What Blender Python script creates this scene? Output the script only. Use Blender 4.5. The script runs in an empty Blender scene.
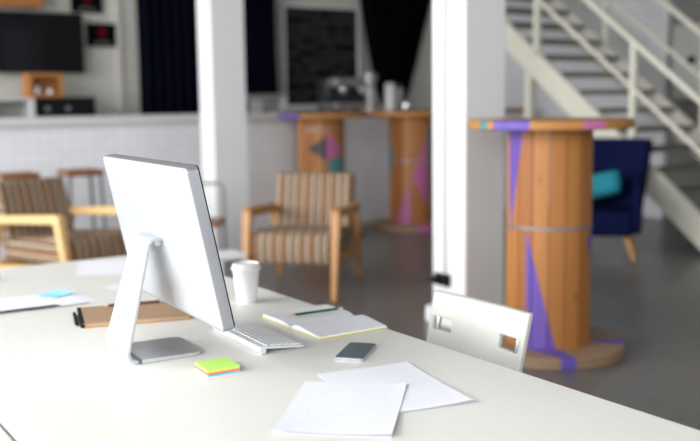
import bpy, bmesh, math, random
from mathutils import Vector, Matrix
random.seed(7)
C = bpy.context.scene.collection
R = math.radians
# ------------------------------------------------------------------ camera
YAW, PITCH, ROLL = R(33.65), 0.12592, -0.01417
def cam_axes():
    fw = Vector((0, math.cos(PITCH), -math.sin(PITCH))); up = Vector((0, math.sin(PITCH), math.cos(PITCH))); rt = Vector((1, 0, 0))
    c, s = math.cos(ROLL), math.sin(ROLL)
    r2 = rt*c + up*s; u2 = up*c - rt*s
    Z = Matrix.Rotation(-YAW, 3, 'Z')
    return Z @ r2, Z @ u2, Z @ fw
cr, cu, cf = cam_axes()
cam_data = bpy.data.cameras.new('camera'); cam = bpy.data.objects.new('camera', cam_data); C.objects.link(cam)
M = Matrix((cr, cu, -cf)).transposed().to_4x4(); M.translation = Vector((0, 0, 1.3066)); cam.matrix_world = M
cam_data.sensor_width = 36; cam_data.lens = 48.65; cam_data.clip_start = .05
cam_data.dof.use_dof = True; cam_data.dof.focus_distance = 1.97; cam_data.dof.aperture_fstop = 2.3
bpy.context.scene.camera = cam
# ------------------------------------------------------------------ world, light, exposure
sc = bpy.context.scene
sc.view_settings.view_transform = 'Standard'; sc.view_settings.look = 'None'; sc.view_settings.gamma = 1
sc.view_settings.use_curve_mapping = False; sc.view_settings.exposure = 0.40
wd = bpy.data.worlds.new('sky'); sc.world = wd; wd.use_nodes = True
wd.node_tree.nodes['Background'].inputs[0].default_value = (.80, .90, 1, 1); wd.node_tree.nodes['Background'].inputs[1].default_value = 1.0
def area(name, loc, direction, sx, sy, energy, col=(1, 1, 1)):
    l = bpy.data.lights.new(name, 'AREA'); l.shape = 'RECTANGLE'; l.size = sx; l.size_y = sy; l.energy = energy; l.color = col
    o = bpy.data.objects.new(name, l); C.objects.link(o); o.location = loc
    o.rotation_euler = Vector(direction).to_track_quat('-Z', 'Y').to_euler(); return o
XL = -3.2                       # the window wall on the left
WIN_L = [(-3.4, -1.2), (-.6, 1.6), (2.2, 4.4), (5.0, 7.2), (7.8, 9.4)]
for (a, b) in WIN_L:
    area('window_daylight', (XL-.35, (a+b)/2, 2.35), (1, 0, -.25), b-a-.1, 2.9, 82*(b-a), (.99, .995, 1))
WIN_F = [(-2.4, -.2), (1.0, 3.2), (4.4, 6.6)]
YF = -4.0
for (a, b) in WIN_F:
    area('window_daylight', ((a+b)/2, YF-.35, 2.05), (0, 1, -.12), b-a-.1, 2.3, 22, (.97, .98, 1))
# ------------------------------------------------------------------ materials
class NT:
    def __init__(s, name):
        s.m = bpy.data.materials.new(name); s.m.use_nodes = True; s.t = s.m.node_tree; s.b = s.t.nodes['Principled BSDF']
    def n(s, kind, **kw):
        n = s.t.nodes.new(kind)
        for k, v in kw.items(): setattr(n, k, v)
        return n
    def l(s, a, b): s.t.links.new(a, b)
    def math(s, op, a, b=None, clamp=False):
        n = s.n('ShaderNodeMath', operation=op, use_clamp=clamp)
        for i, v in enumerate((a, b)):
            if v is None: continue
            if isinstance(v, (int, float)): n.inputs[i].default_value = v
            else: s.l(v, n.inputs[i])
        return n.outputs[0]
    def mix(s, f, a, b):
        n = s.n('ShaderNodeMix', data_type='RGBA')
        for sock, v in ((n.inputs[0], f), (n.inputs[6], a), (n.inputs[7], b)):
            if isinstance(v, (int, float)): sock.default_value = v
            elif isinstance(v, tuple): sock.default_value = (*v[:3], 1)
            else: s.l(v, sock)
        return n.outputs[2]
    def tex(s, coord='Object'): return s.n('ShaderNodeTexCoord').outputs[coord]
    def xyz(s, v):
        n = s.n('ShaderNodeSeparateXYZ'); s.l(v, n.inputs[0]); return n.outputs
    def mapping(s, v, scale=(1, 1, 1), loc=(0, 0, 0)):
        n = s.n('ShaderNodeMapping'); s.l(v, n.inputs[0]); n.inputs['Scale'].default_value = scale; n.inputs['Location'].default_value = loc; return n.outputs[0]
    def noise(s, v, scale, detail=3):
        n = s.n('ShaderNodeTexNoise'); s.l(v, n.inputs['Vector']); n.inputs['Scale'].default_value = scale; n.inputs['Detail'].default_value = detail; return n.outputs['Fac']
    def ramp(s, v, pts, const=False):
        n = s.n('ShaderNodeValToRGB'); s.l(v, n.inputs[0]); e = n.color_ramp.elements
        if const: n.color_ramp.interpolation = 'CONSTANT'
        e[0].position = pts[0][0]; e[0].color = (*pts[0][1], 1); e[1].position = pts[1][0]; e[1].color = (*pts[1][1], 1)
        for p, c in pts[2:]:
            k = e.new(p); k.color = (*c, 1)
        return n.outputs[0]
    def bump(s, h, strength=.2, dist=.01):
        n = s.n('ShaderNodeBump'); n.inputs['Strength'].default_value = strength; n.inputs['Distance'].default_value = dist
        s.l(h, n.inputs['Height']); s.l(n.outputs[0], s.b.inputs['Normal'])
    def col(s, c):
        if isinstance(c, tuple): s.b.inputs['Base Color'].default_value = (*c, 1)
        else: s.l(c, s.b.inputs['Base Color'])
    def pr(s, rough=None, metal=None, spec=None):
        if rough is not None: s.b.inputs['Roughness'].default_value = rough
        if metal is not None: s.b.inputs['Metallic'].default_value = metal
        if spec is not None: s.b.inputs['Specular IOR Level'].default_value = spec
def plain(name, c, rough=.5, metal=0, var=.06, scale=30, bump=0):
    t = NT(name); v = t.noise(t.tex(), scale)
    t.col(t.mix(v, tuple(x*(1-var) for x in c), tuple(min(1, x*(1+var)) for x in c))); t.pr(rough, metal)
    if bump: t.bump(v, bump, .002)
    return t.m
def wood(name, c1, c2, rough=.5, axis=0, scale=14):
    t = NT(name); s = [scale, scale, scale]; s[axis] = scale*.07
    v = t.noise(t.mapping(t.tex(), tuple(s)), 1.5, 5); w = t.noise(t.tex(), 3)
    c = t.mix(t.math('MULTIPLY', v, 1.0), c1, c2); t.col(t.mix(t.math('MULTIPLY', w, .35), c, tuple(x*.6 for x in c1))); t.pr(rough)
    t.bump(v, .12, .003); return t.m
m = {}
m['white_wall'] = plain('white_painted_wall', (.66, .66, .68), .7, var=.05, scale=4)
m['column'] = plain('white_painted_column', (.79, .785, .79), .6, var=.03, scale=3, bump=.05)
m['ceiling'] = plain('ceiling_paint', (.34, .34, .33), .8)
t = NT('brick_painted_white')
tc = t.mapping(t.tex(), (1, 1, 1))
x, y, z = t.xyz(tc)
cmb = t.n('ShaderNodeCombineXYZ'); t.l(x, cmb.inputs[0]); t.l(z, cmb.inputs[1])
br = t.n('ShaderNodeTexBrick'); t.l(cmb.outputs[0], br.inputs['Vector']); br.inputs['Scale'].default_value = 1
br.inputs['Brick Width'].default_value = .23; br.inputs['Row Height'].default_value = .075; br.inputs['Mortar Size'].default_value = .006
br.inputs['Color1'].default_value = (.56, .54, .49, 1); br.inputs['Color2'].default_value = (.62, .60, .55, 1); br.inputs['Mortar'].default_value = (.43, .41, .38, 1)
t.col(br.outputs[0]); t.pr(.75); t.bump(br.outputs[1], -.2, .005); m['brick'] = t.m
t = NT('counter_cladding')
x, y, z = t.xyz(t.tex())
cmb = t.n('ShaderNodeCombineXYZ'); t.l(x, cmb.inputs[0]); t.l(z, cmb.inputs[1])
br = t.n('ShaderNodeTexBrick'); t.l(cmb.outputs[0], br.inputs['Vector']); br.inputs['Scale'].default_value = 1; br.offset = 0
br.inputs['Brick Width'].default_value = .10; br.inputs['Row Height'].default_value = .10; br.inputs['Mortar Size'].default_value = .003
br.inputs['Color1'].default_value = (.80, .80, .83, 1); br.inputs['Color2'].default_value = (.84, .84, .87, 1); br.inputs['Mortar'].default_value = (.69, .69, .72, 1)
t.col(br.outputs[0]); t.pr(.5); m['cladding'] = t.m
t = NT('polished_concrete')
v = t.noise(t.tex(), .8, 6); v2 = t.noise(t.tex(), 6, 5)
t.col(t.mix(t.math('MULTIPLY', v, v2), (.125, .118, .113), (.27, .262, .255)))
r = t.n('ShaderNodeMapRange'); t.l(v, r.inputs[0]); r.inputs[3].default_value = .22; r.inputs[4].default_value = .42; t.l(r.outputs[0], t.b.inputs['Roughness'])
m['floor'] = t.m
t = NT('dark_grey_wall'); v = t.noise(t.tex(), 5); t.col(t.mix(v, (.16, .15, .145), (.20, .19, .18))); t.pr(.7); m['dark_wall'] = t.m  # darker grey base colour for one stretch of the right wall
t = NT('white_painted_desk')                                   # brushed paint with fine pale scratches
o = t.tex(); a = t.noise(t.mapping(o, (60, 2, 1)), 1, 4); b2 = t.noise(o, 2.5, 6)
base = t.mix(a, (.79, .78, .735), (.84, .83, .79)); base = t.mix(t.math('MULTIPLY', b2, .35), base, (.66, .645, .585))
sc1 = t.noise(t.mapping(o, (9, 110, 1)), 1, 2); s1 = t.math('GREATER_THAN', sc1, .71); sc2 = t.noise(t.mapping(o, (120, 5, 1)), 1, 2); s2 = t.math('GREATER_THAN', sc2, .73)
base = t.mix(t.math('MULTIPLY', t.math('MAXIMUM', s1, s2), .5), base, (.86, .85, .83))
t.col(base); t.pr(.42); t.bump(a, .04, .001); m['desk'] = t.m
m['desk_leg'] = plain('white_metal_leg', (.82, .82, .82), .4)
m['alu'] = plain('brushed_aluminium', (.80, .81, .83), .34, .75, .03)
m['alu_white'] = plain('pale_satin_aluminium', (.70, .715, .74), .38, .25, .02)
m['mon_back'] = plain('white_monitor_back', (.42, .435, .455), .30, 0, .02)
m['mon_side'] = plain('aluminium_side', (.34, .345, .36), .35, .65, .03)
m['alu_dark'] = plain('satin_aluminium_foot', (.66, .67, .69), .36, .9, .10, 8)
m['black_glass'] = plain('black_glass', (.01, .01, .012), .08)
m['black'] = plain('black_plastic', (.012, .012, .014), .4)
m['black_metal'] = plain('black_metal', (.03, .03, .032), .45, .3)
m['grey_metal'] = plain('grey_metal', (.28, .28, .30), .4, .6)
m['chrome'] = plain('polished_metal', (.70, .71, .72), .2, 1)
m['key'] = plain('white_key_plastic', (.84, .84, .85), .4)
m['cup'] = plain('white_paper_cup', (.86, .86, .86), .5, var=.01)
m['lid'] = plain('white_plastic_lid', (.88, .88, .88), .3, var=.01)
m['lime'] = plain('lime_green_paper', (.50, .86, .16), .7)
m['orange'] = plain('orange_paper', (.95, .45, .10), .7)
m['coral'] = plain('coral_red_paper', (.90, .17, .10), .7)
m['blue'] = plain('bright_blue_paper', (.08, .50, .80), .7)
m['cyan'] = plain('light_blue_paper', (.33, .74, .94), .7)
m['phone'] = plain('dark_grey_phone_face', (.17, .20, .23), .25, .3, .03)
m['phone_edge'] = plain('pale_metal_edge', (.62, .65, .69), .25, .8)
m['yellow'] = plain('yellow_cover', (.72, .60, .06), .5)
m['page'] = plain('notebook_page', (.84, .84, .88), .7, var=.02)
m['kraft'] = plain('brown_kraft_card', (.38, .245, .15), .75, var=.08, scale=60)
m['green'] = plain('dark_green_lacquer', (.012, .10, .022), .3)
m['brown_lacquer'] = plain('brown_lacquer', (.13, .05, .03), .35)
m['pencil_wood'] = plain('bare_pencil_wood', (.60, .38, .22), .6)
m['graphite'] = plain('graphite', (.04, .04, .04), .4)
m['plastic'] = plain('ivory_plastic', (.60, .59, .555), .38, var=.02)
m['cream'] = plain('cream_painted_steel', (.71, .69, .59), .5, var=.05, scale=8)
m['cream_dark'] = plain('brown_grey_chequer_plate', (.17, .16, .14), .5, var=.2, scale=40)
m['armwood'] = wood('oiled_orange_wood', (.58, .30, .10), (.42, .18, .05), .4, 1)
m['palewood'] = wood('pale_beech_wood', (.86, .60, .28), (.74, .46, .18), .4, 1)
m['stoolwood'] = wood('red_brown_wood', (.30, .12, .05), (.20, .075, .03), .45, 0)
m['cratewood'] = wood('orange_crate_wood', (.50, .21, .05), (.36, .13, .03), .6, 0)
m['slabwood'] = wood('brown_counter_wood', (.42, .17, .04), (.28, .10, .025), .5, 0)
m['navy'] = plain('navy_curtain_cloth', (.004, .0045, .011), .9, var=.3)
m['blackcloth'] = plain('black_curtain_cloth', (.003, .003, .0035), .9, var=.3)
m['navyfab'] = plain('navy_upholstery', (.006, .009, .045), .85, var=.3, scale=20)
m['teal'] = plain('teal_cloth', (.012, .26, .34), .8, var=.15)
m['cabinet'] = plain('white_cabinet_paint', (.64, .64, .63), .6)
m['box_grey'] = plain('grey_enamel', (.42, .42, .40), .5)
m['pot'] = plain('stainless_steel', (.60, .60, .62), .25, 1)
m['jug'] = plain('white_ceramic', (.75, .74, .72), .3)
m['rubber'] = plain('dark_rubber', (.02, .02, .02), .8)
for k_, v_ in (('navy', 0), ('blackcloth', 0), ('navyfab', .05), ('black_glass', .03), ('black', .04)):
    m[k_].node_tree.nodes['Principled BSDF'].inputs['Specular IOR Level'].default_value = v_
# ---- striped chair fabric: stripes run across the chair's width
t = NT('striped_upholstery'); x, y, z = t.xyz(t.tex())
nx_ = t.xyz(t.tex('Normal'))[0]; sd_ = t.math('GREATER_THAN', t.math('ABSOLUTE', nx_), .7)
x = t.math('ADD', t.math('MULTIPLY', x, t.math('SUBTRACT', 1.0, sd_)), t.math('MULTIPLY', z, sd_))
f = t.math('FRACT', t.math('MULTIPLY', t.math('ADD', x, 5.0), 5.2))
D_, T_, O_, B_, K_ = (.085, .062, .045), (.36, .26, .16), (.34, .12, .03), (.60, .50, .37), (.15, .06, .025)
seq = [(0, D_), (.11, T_), (.16, K_), (.22, B_), (.28, D_), (.36, O_), (.42, K_), (.46, T_), (.51, D_), (.58, B_), (.63, K_), (.68, O_), (.75, D_), (.83, T_), (.88, K_), (.94, B_)]
base = t.ramp(f, seq, True)
nz = t.noise(t.tex(), 160, 2); t.col(t.mix(t.math('MULTIPLY', nz, .18), base, (.26, .20, .15))); t.pr(.9); t.bump(nz, .4, .002); m['stripe'] = t.m
# ---- written sheet: faint bluish lines of handwriting in ruled rows
def sheet_mat(name, rows, col, strength):
    t = NT(name); x, y, z = t.xyz(t.tex())
    row = t.math('FRACT', t.math('MULTIPLY', t.math('ADD', y, 5.0), rows))
    band = t.math('MULTIPLY', t.math('GREATER_THAN', row, .35), t.math('LESS_THAN', row, .72))
    sq = t.math('GREATER_THAN', t.noise(t.mapping(t.tex(), (420, 160, 1)), 1, 2), .54)
    word = t.math('GREATER_THAN', t.noise(t.mapping(t.tex(), (38, rows, 1)), 1, 1), .40)
    inx = t.math('LESS_THAN', t.math('ABSOLUTE', x), .088); iny = t.math('LESS_THAN', t.math('ABSOLUTE', y), .125)
    k = t.math('MULTIPLY', t.math('MULTIPLY', band, sq), t.math('MULTIPLY', word, t.math('MULTIPLY', inx, iny)))
    t.col(t.mix(t.math('MULTIPLY', k, strength), (.84, .845, .90), col)); t.pr(.75); return t.m
m['sheet'] = sheet_mat('written_paper', 105, (.42, .45, .58), .40)
m['sheet2'] = sheet_mat('printed_paper', 140, (.45, .48, .60), .40)
m['blank'] = plain('blank_paper', (.84, .845, .89), .75, var=.015)
# ---- chalkboard with rows of chalk writing
t = NT('chalkboard'); x, y, z = t.xyz(t.tex())
row = t.math('FRACT', t.math('MULTIPLY', z, 13)); band = t.math('MULTIPLY', t.math('GREATER_THAN', row, .3), t.math('LESS_THAN', row, .75))
sq = t.math('GREATER_THAN', t.noise(t.mapping(t.tex(), (60, 1, 45)), 1, 3), .50); wrd = t.math('GREATER_THAN', t.noise(t.mapping(t.tex(), (5, 1, 13)), 1, 1), .44)
k = t.math('MULTIPLY', t.math('MULTIPLY', band, sq), wrd)
t.col(t.mix(t.math('MULTIPLY', k, .16), (.008, .008, .009), (.55, .55, .54))); t.pr(.8, None, .1); m['chalk'] = t.m
# ---- framed print: black with a red figure and a pale caption
t = NT('black_print'); x, y, z = t.xyz(t.tex())
rd = t.math('LESS_THAN', t.math('ADD', t.math('ABSOLUTE', t.math('MULTIPLY', x, 1.3)), t.math('ABSOLUTE', t.math('SUBTRACT', z, .03))), .07)
cp = t.math('MULTIPLY', t.math('LESS_THAN', t.math('ABSOLUTE', t.math('ADD', z, .075)), .014), t.math('LESS_THAN', t.math('ABSOLUTE', x), .08))
sq = t.math('GREATER_THAN', t.noise(t.mapping(t.tex(), (90, 1, 30)), 1, 1), .5)
t.pr(spec=0); c = t.mix(rd, (.004, .004, .005), (.13, .005, .014)); t.col(t.mix(t.math('MULTIPLY', t.math('MULTIPLY', cp, sq), .5), c, (.5, .5, .5))); t.pr(.35); m['print'] = t.m
# ---- spool planks; the uv map carries (metres round the drum, height)
def spool_mat(name, tris, plank=.088, strap=None, c1=(.66, .30, .075), c2=(.33, .11, .022)):
    t = NT(name); uv = t.n('ShaderNodeUVMap'); uv.uv_map = 'UVMap'
    u, v, _ = t.xyz(uv.outputs[0])
    idx = t.math('FLOOR', t.math('DIVIDE', u, plank))
    wn = t.n('ShaderNodeTexWhiteNoise', noise_dimensions='1D'); t.l(idx, wn.inputs['W'])
    grain = t.noise(t.mapping(uv.outputs[0], (55, 2.5, 1)), 1, 5)
    c = t.mix(wn.outputs[0], c1, c2); c = t.mix(t.math('MULTIPLY', grain, .45), c, tuple(q*.72 for q in c2))
    kn = t.n('ShaderNodeTexVoronoi'); t.l(t.mapping(uv.outputs[0], (7, 3.3, 1)), kn.inputs['Vector']); kn.inputs['Scale'].default_value = 1
    c = t.mix(t.math('MULTIPLY', t.math('LESS_THAN', kn.outputs['Distance'], .10), .45), c, (.16, .055, .02))
    for (p, q, r, colr) in tris:
        mask = None
        area2 = (q[0]-p[0])*(r[1]-p[1])-(q[1]-p[1])*(r[0]-p[0])
        if area2 < 0: q, r = r, q
        for a_, b_ in ((p, q), (q, r), (r, p)):
            ex, ey = b_[0]-a_[0], b_[1]-a_[1]
            h = t.math('SUBTRACT', t.math('MULTIPLY', t.math('SUBTRACT', v, a_[1]), ex), t.math('MULTIPLY', t.math('SUBTRACT', u, a_[0]), ey))
            g = t.math('GREATER_THAN', h, 0); mask = g if mask is None else t.math('MULTIPLY', mask, g)
        wear = t.math('MULTIPLY', mask, t.math('SUBTRACT', 1.12, t.math('MULTIPLY', grain, .5), True))
        c = t.mix(wear, c, colr)
    t.col(c); t.pr(.55); t.bump(grain, .15, .004); return t.m
VIO, PNK, TEA, DKB = (.10, .065, .42), (.50, .13, .34), (.02, .25, .29), (.02, .025, .05)
# ------------------------------------------------------------------ mesh helpers
class MB:
    def __init__(s): s.bm = bmesh.new(); s.uv = None
    def box(s, c, d, rot=None):
        r = bmesh.ops.create_cube(s.bm, size=1)
        T = Matrix.Translation(c) @ (rot.to_4x4() if rot is not None else Matrix()) @ Matrix.Diagonal((*d, 1))
        bmesh.ops.transform(s.bm, matrix=T, verts=r['verts']); return s
    def span(s, a, b):           # box from min corner to max corner
        a, b = Vector(a), Vector(b); return s.box((a+b)/2, tuple(b-a))
    def bar(s, p, q, w, h, side=None):
        p, q = Vector(p), Vector(q); d = (q-p); L = d.length; z = d.normalized()
        ref = Vector(side) if side else (Vector((1, 0, 0)) if abs(z.x) < .9 else Vector((0, 1, 0)))
        yv = z.cross(ref).normalized(); xv = yv.cross(z).normalized()
        rot = Matrix((xv, yv, z)).transposed(); return s.box((p+q)/2, (w, h, L), rot)
    def taper(s, p, q, w0, w1):  # square bar tapering from p to q
        p, q = Vector(p), Vector(q); z = (q-p).normalized(); xv = Vector((1, 0, 0)) if abs(z.x) < .9 else Vector((0, 1, 0))
        yv = z.cross(xv).normalized(); xv = yv.cross(z)
        rings = []
        for c, w in ((p, w0), (q, w1)): rings.append([s.bm.verts.new(c+xv*sx*w/2+yv*sy*w/2) for sx, sy in ((-1, -1), (1, -1), (1, 1), (-1, 1))])
        a, b = rings; s.bm.faces.new(a[::-1]); s.bm.faces.new(b)
        for i in range(4): s.bm.faces.new((a[i], a[(i+1) % 4], b[(i+1) % 4], b[i]))
        return s
    def tube(s, pts, r, n=10, closed=False, cap=True):
        pts = [Vector(p) for p in pts]; rings = []; N = len(pts); prev = None
        for i, p in enumerate(pts):
            if closed: d = pts[(i+1) % N]-pts[i-1]
            else: d = pts[min(i+1, N-1)]-pts[max(i-1, 0)]
            d.normalize()
            if prev is None: xv = d.orthogonal().normalized()
            else: xv = (prev-d*prev.dot(d)).normalized()
            prev = xv; yv = d.cross(xv); rr = r[i] if isinstance(r, (list, tuple)) else r
            rings.append([s.bm.verts.new(p+(xv*math.cos(2*math.pi*k/n)+yv*math.sin(2*math.pi*k/n))*rr) for k in range(n)])
        for i in range(N if closed else N-1):
            a, b = rings[i], rings[(i+1) % N]
            for k in range(n): s.bm.faces.new((a[k], a[(k+1) % n], b[(k+1) % n], b[k]))
        if not closed and cap: s.bm.faces.new(rings[0][::-1]); s.bm.faces.new(rings[-1])
        return s
    def lathe(s, prof, n=32, c=(0, 0, 0), cap=True):
        rings = []
        for r, z in prof: rings.append([s.bm.verts.new((c[0]+r*math.cos(2*math.pi*k/n), c[1]+r*math.sin(2*math.pi*k/n), c[2]+z)) for k in range(n)])
        for a, b in zip(rings, rings[1:]):
            for k in range(n): s.bm.faces.new((a[k], a[(k+1) % n], b[(k+1) % n], b[k]))
        if cap: s.bm.faces.new(rings[0][::-1]); s.bm.faces.new(rings[-1])
        return s
    def prism(s, poly, vec):     # closed polygon (3d points) swept along vec
        vec = Vector(vec); a = [s.bm.verts.new(p) for p in poly]; b = [s.bm.verts.new(Vector(p)+vec) for p in poly]
        s.bm.faces.new(a[::-1]); s.bm.faces.new(b); N = len(a)
        for i in range(N): s.bm.faces.new((a[i], a[(i+1) % N], b[(i+1) % N], b[i]))
        return s
    def grid(s, fn, nu, nv, thick=0):    # surface fn(u,v)->point with optional thickness downwards
        V = [[s.bm.verts.new(fn(i/nu, j/nv)) for j in range(nv+1)] for i in range(nu+1)]
        for i in range(nu):
            for j in range(nv): s.bm.faces.new((V[i][j], V[i+1][j], V[i+1][j+1], V[i][j+1]))
        if thick:
            s.bm.normal_update(); off = {}
            for row in V:
                for v in row:
                    nn = Vector((0, 0, 0))
                    for f in v.link_faces: nn += f.normal
                    off[v] = nn.normalized()
            Wv = [[s.bm.verts.new(v.co-off[v]*thick) for v in row] for row in V]
            for i in range(nu):
                for j in range(nv): s.bm.faces.new((Wv[i][j+1], Wv[i+1][j+1], Wv[i+1][j], Wv[i][j]))
            loop = [(i, 0) for i in range(nu)]+[(nu, j) for j in range(nv)]+[(i, nv) for i in range(nu, 0, -1)]+[(0, j) for j in range(nv, 0, -1)]
            for a, b in zip(loop, loop[1:]+loop[:1]): s.bm.faces.new((V[b[0]][b[1]], V[a[0]][a[1]], Wv[a[0]][a[1]], Wv[b[0]][b[1]]))
        return s
    def build(s, name, mt, parent=None, bevel=0, seg=2, smooth=True, loc=None, sub=0):
        bmesh.ops.recalc_face_normals(s.bm, faces=s.bm.faces)
        me = bpy.data.meshes.new(name); s.bm.to_mesh(me); s.bm.free(); o = bpy.data.objects.new(name, me); C.objects.link(o)
        for x_ in (mt if isinstance(mt, list) else [mt]): me.materials.append(x_)
        if parent: o.parent = parent
        if loc: o.location = loc
        if bevel:
            b = o.modifiers.new('bevel', 'BEVEL'); b.width = bevel; b.segments = seg; b.limit_method = 'ANGLE'; b.angle_limit = R(40)
        if sub:
            q = o.modifiers.new('subsurf', 'SUBSURF'); q.levels = sub; q.render_levels = sub
        if smooth:
            me.polygons.foreach_set('use_smooth', [True]*len(me.polygons))
            try: me.set_sharp_from_angle(angle=R(35))
            except Exception: pass
        return o
def tag(o, label=None, cat=None, group=None, kind=None):
    if label: o['label'] = label
    if cat: o['category'] = cat
    if group: o['group'] = group
    if kind: o['kind'] = kind
    return o
def thing(name, label, cat, loc=(0, 0, 0), rz=0, group=None):
    o = bpy.data.objects.new(name, None); C.objects.link(o); o.location = loc; o.rotation_euler = (0, 0, rz); o.empty_display_size = .1
    return tag(o, label, cat, group)
def struct(o): o['kind'] = 'structure'; return o
def copy_tree(o, parent=None):
    c = o.copy(); C.objects.link(c); c.parent = parent
    for ch in list(o.children): copy_tree(ch, c)
    return c
def dup(o, loc, rz, label, group=None):
    c = copy_tree(o); c.location = loc; c.rotation_euler = (0, 0, rz); c['label'] = label
    if group: c['group'] = group
    return c
# ------------------------------------------------------------------ the room
XR, YB, ZC = 8.4, 9.9, 4.2
struct(MB().span((XL-.2, YF-.2, -.1), (XR+1.2, YB+.2, 0)).build('floor', m['floor'], smooth=False))
struct(MB().span((XL-.2, YF-.2, ZC), (XR+1.2, YB+.2, ZC+.1)).build('ceiling', m['ceiling'], smooth=False))
struct(MB().span((XL-.2, YB, 0), (XR+1.2, YB+.2, ZC)).build('wall_back', m['brick'], smooth=False))
struct(MB().span((XR, 6.55, 0), (XR+.2, YB, ZC)).build('wall_right', m['white_wall'], smooth=False))
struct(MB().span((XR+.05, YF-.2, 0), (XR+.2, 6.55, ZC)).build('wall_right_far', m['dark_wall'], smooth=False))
mb = MB().span((XL-.2, YF-.2, 0), (XL, YB, .9)).span((XL-.2, YF-.2, 3.85), (XL, YB, ZC))
ys = [YF-.2] + [q for w_ in WIN_L for q in w_] + [YB]
for a, b in zip(ys[::2], ys[1::2]): mb.span((XL-.2, a, .9), (XL, b, 3.85))
struct(mb.build('wall_left', m['white_wall'], smooth=False))
mb = MB().span((XL, YF-.2, 0), (XR+1.2, YF, .9)).span((XL, YF-.2, 3.2), (XR+1.2, YF, ZC))
xs = [XL] + [q for w_ in WIN_F for q in w_] + [XR+1.2]
for a, b in zip(xs[::2], xs[1::2]): mb.span((a, YF-.2, .9), (b, YF, 3.2))
struct(mb.build('wall_front', m['white_wall'], smooth=False))
n_ = 0
for a, b in WIN_L:
    n_ += 1; q = MB()
    for yy in (a+.03, (a+b)/2, b-.03): q.span((XL-.12, yy-.03, .9), (XL-.06, yy+.03, 3.85))
    for zz in (.93, 2.4, 3.82): q.span((XL-.12, a, zz-.03), (XL-.06, b, zz+.03))
    struct(q.build('window_%d' % n_, m['cabinet'], smooth=False))
for a, b in WIN_F:
    n_ += 1; q = MB()
    for xx in (a+.03, (a+b)/2, b-.03): q.span((xx-.03, YF-.12, .9), (xx+.03, YF-.06, 3.2))
    for zz in (.93, 2.4, 3.17): q.span((a, YF-.12, zz-.03), (b, YF-.06, zz+.03))
    struct(q.build('window_%d' % n_, m['cabinet'], smooth=False))
struct(MB().span((XR-.015, 6.55, 0), (XR, YB, .12)).build('baseboard_right', m['white_wall'], smooth=False))
# columns
r = thing('column', 'broad white square column close behind the white chair', 'column', (3.60, 4.165, 0))
MB().span((-.148, -.145, .0), (.148, .145, ZC)).build('shaft', m['column'], r, bevel=.004)
MB().span((-.19, -.17, 0), (.17, .17, .10)).build('plinth', m['column'], r, bevel=.01)
r = thing('column', 'slimmer white square column in front of the bar, behind the monitor', 'column', (3.60, 7.33, 0))
MB().span((-.155, -.13, 0), (.155, .13, ZC)).build('shaft', m['column'], r, bevel=.004)
# power socket with its cable on the near column
r = thing('power_socket', 'black power socket with plug low on the broad white column', 'socket', (3.45, 4.21, .27))
MB().span((-.03, -.065, -.035), (0, .055, .035)).build('socket_box', m['black'], r, bevel=.006)
MB().tube([(-.03, .02, 0), (-.06, .02, 0), (-.068, .045, .01)], .016, 12).build('plug', m['black'], r)
MB().tube([(-.008, -.02, .03), (-.008, -.02, 1.2), (-.008, -.035, 1.7), (-.008, -.02, 2.1), (-.008, -.02, 3.6)], .006, 8).build('cable', m['box_grey'], r)
# ------------------------------------------------------------------ bar counter and back bar
r = thing('bar_counter', 'long pale bar counter with a white top at the back of the room', 'counter', (1, 8.3, 0))
MB().span((-2.2, 0, 0), (3.85, .55, 1.13)).build('front_panel', m['cladding'], r, smooth=False)
MB().span((-2.25, -.06, 1.13), (3.85, .60, 1.20)).build('counter_top', m['cabinet'], r, bevel=.005)
r = thing('bar_counter', 'grey bar counter section with a brown wooden top behind the two barrel spools', 'counter', (4.86, 8.3, 0))
MB().span((0, .02, 0), (3.3, .55, 1.14)).build('front_panel', m['cladding'], r, smooth=False)
MB().span((0, -.03, 1.14), (3.3, .60, 1.19)).build('counter_top', m['slabwood'], r, bevel=.005)
r = thing('back_bar', 'low white cabinet along the back wall behind the bar counter', 'cabinet', (0, 9.15, 0))
MB().span((-1, 0, 0), (3.7, .63, 1.13)).build('cabinet_body', m['cabinet'], r, smooth=False)
MB().span((-1, -.02, 1.13), (3.7, .63, 1.17)).build('cabinet_top', m['cabinet'], r, smooth=False)
# television
r = thing('television', 'large black flat television mounted on the back wall', 'television', (2.62, 9.78, 1.93))
MB().span((-.60, -.04, -.30), (.60, .02, .30)).build('television_housing', m['black'], r, bevel=.008)
MB().span((-.585, -.045, -.28), (.585, -.04, .285)).build('screen', m['black_glass'], r, smooth=False)
MB().span((-.15, .02, -.15), (.15, .118, .15)).build('wall_bracket', m['black_metal'], r, smooth=False)
# crates
def crate(label, loc, w=.34, h=.235, d=.20):
    r = thing('wooden_crate', label, 'crate', loc, 0, 'wooden crates behind the bar'); k = .045
    MB().span((-w/2, -d/2, 0), (w/2, d/2, .018)).build('bottom_board', m['cratewood'], r, smooth=False)
    MB().span((-w/2, -d/2, h-.018), (w/2, d/2, h)).build('top_board', m['cratewood'], r, smooth=False)
    for s_ in (-1, 1): MB().span((s_*w/2-(.018 if s_ > 0 else 0), -d/2, .018), (s_*w/2+(.018 if s_ < 0 else 0), d/2, h-.018)).build('side_board', m['cratewood'], r, smooth=False)
    MB().span((-w/2+.018, d/2-.015, .018), (w/2-.018, d/2, h-.018)).build('back_board', m['cratewood'], r, smooth=False)
    f = MB()
    f.span((-w/2, -d/2-.015, 0), (w/2, -d/2, .035)); f.span((-w/2, -d/2-.015, h-.035), (w/2, -d/2, h))
    f.span((-w/2, -d/2-.015, .035), (-w/2+.045, -d/2, h-.035)); f.span((w/2-.045, -d/2-.015, .035), (w/2, -d/2, h-.035))
    f.build('front_rim', m['cratewood'], r, smooth=False); return r
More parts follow.
